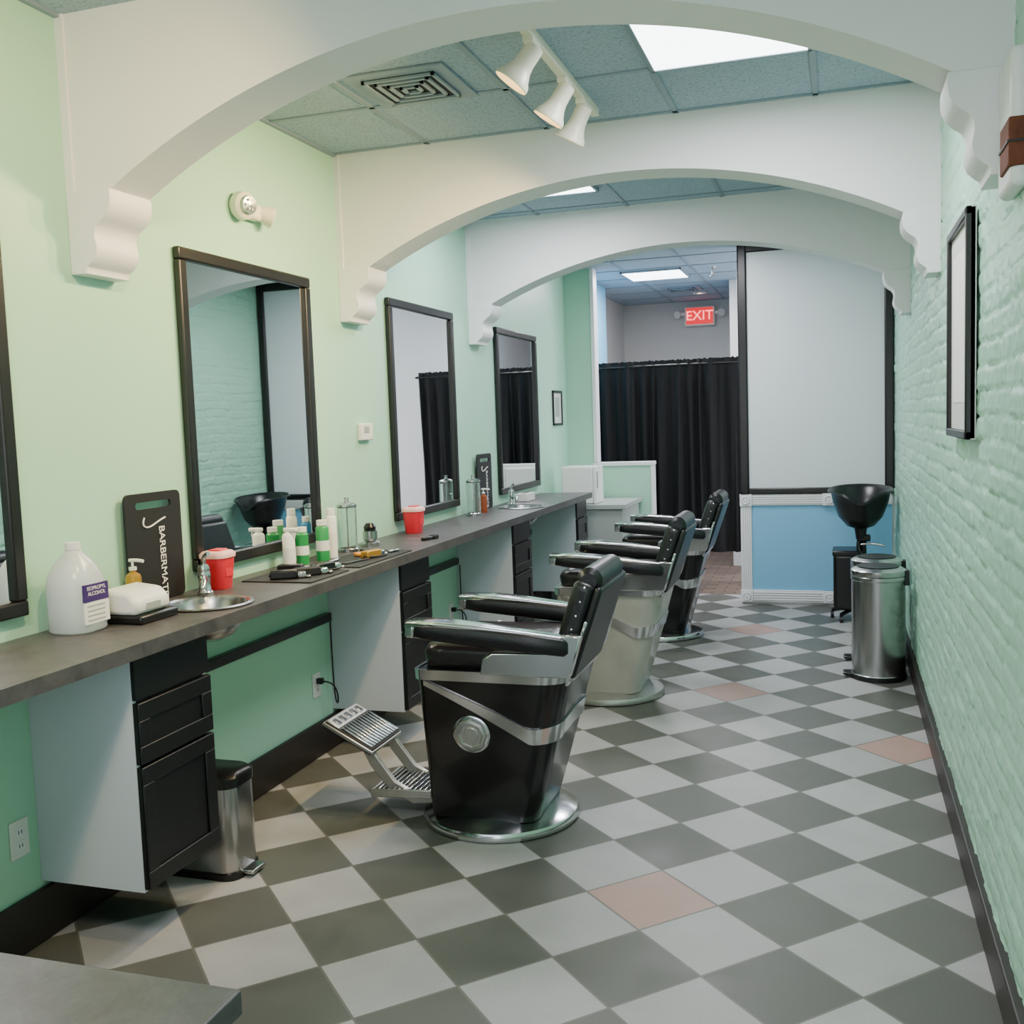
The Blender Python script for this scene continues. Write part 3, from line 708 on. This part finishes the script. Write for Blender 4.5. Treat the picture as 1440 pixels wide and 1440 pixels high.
def bar(nm,p0,p1,w,h,m):
    p0=Vector(p0);p1=Vector(p1);d=(p1-p0);d.normalize();sx=Vector((-d.y,d.x,0))*w
    vs=[]
    for q_ in (p0,p1):
        for s in (-1,1):
            for hh in (0,h): vs.append(tuple(q_+sx*s+Vector((0,0,hh))))
    return obj(nm,vs,BF,m,smooth=True,bevel=.006)
group('tool_tray_mat',P)
def clipper(x,y,a,m):
    d=Vector((math.cos(a),math.sin(a),0)); o_=Vector((x,y,CZ+.007))
    group('hair_clipper',[bar('body',o_-d*.08,o_+d*.03,.022,.035,m),bar('neck',o_+d*.03,o_+d*.065,.018,.026,CHROME),bar('blade',o_+d*.065,o_+d*.085,.022,.012,STEEL),
      tube('cord',[tuple(o_-d*.08+Vector((0,0,.015))),tuple(o_-d*.13+Vector((0.02,.03,0.008))),tuple(o_-d*.1+Vector((.05,.06,.004))),tuple(o_-d*.02+Vector((.05,.05,.004)))],.004,CORD)])
clipper(-2.16,3.70,.5,BLACKP); clipper(-2.11,3.80,.9,BLACKM); clipper(-2.22,3.86,.2,BLACKP); clipper(-2.11,3.93,1.2,BLACKP)
group('comb',[bar('comb',(-2.12,4.10,z(.007)),(-2.08,4.27,z(.007)),.012,.006,BLACKP)])
group('straight_razor',[bar('razor',(-2.2,4.12,z(.007)),(-2.22,4.25,z(.007)),.008,.012,STEEL)])
group('clipper_guard',[bar('guard',(-2.19,4.36,z(.007)),(-2.15,4.42,z(.007)),.02,.018,ORANGE)])
group('clipper_guard',[bar('guard',(-2.21,4.47,z(.007)),(-2.19,4.53,z(.007)),.018,.02,BLACKP)])
group('hair_clip',[bar('clip',(-2.08,4.5,z(.007)),(-2.06,4.57,z(.007)),.01,.012,STEEL)])
clipper(-2.09,4.36,1.4,GOLD)
group('hand_brush',[bar('handle',(-2.12,5.02,z(0)),(-2.10,5.10,z(0)),.014,.018,BLACKP),bar('bristles',(-2.1,5.10,z(0)),(-2.095,5.15,z(0)),.02,.022,BLACKM)])
group('tissue_box',[box('carton',-2.38,-2.28,7.5,7.7,CZ,z(.06),WPL,.004),box('opening',-2.35,-2.31,7.55,7.65,z(.06),z(.063),BLACKM)])

# ---------------------------------------------------------------- world + camera
w=bpy.data.worlds.new('World'); bpy.context.scene.world=w; w.use_nodes=True
bg=w.node_tree.nodes['Background']; bg.inputs[0].default_value=(.93,.94,1.,1); bg.inputs[1].default_value=3.7

Yv=Vector((460,-144,1440)); hh=Vector((1,-.035,0)); Dv=Yv.cross(hh).normalized(); Yv.normalize(); Xv=Dv.cross(Yv)
def wdir(v): return Vector((v.dot(Xv),v.dot(Yv),-v.dot(Dv)))
r_=wdir(Vector((1,0,0))); u_=wdir(Vector((0,-1,0))); b_=wdir(Vector((0,0,-1)))
cam=bpy.data.cameras.new('camera'); cam.sensor_width=36; cam.lens=36; cam.clip_start=.05
co=bpy.data.objects.new('camera',cam); COL.objects.link(co)
mt=Matrix(((r_.x,u_.x,b_.x,0),(r_.y,u_.y,b_.y,0),(r_.z,u_.z,b_.z,1.6),(0,0,0,1))); co.matrix_world=mt
bpy.context.scene.camera=co
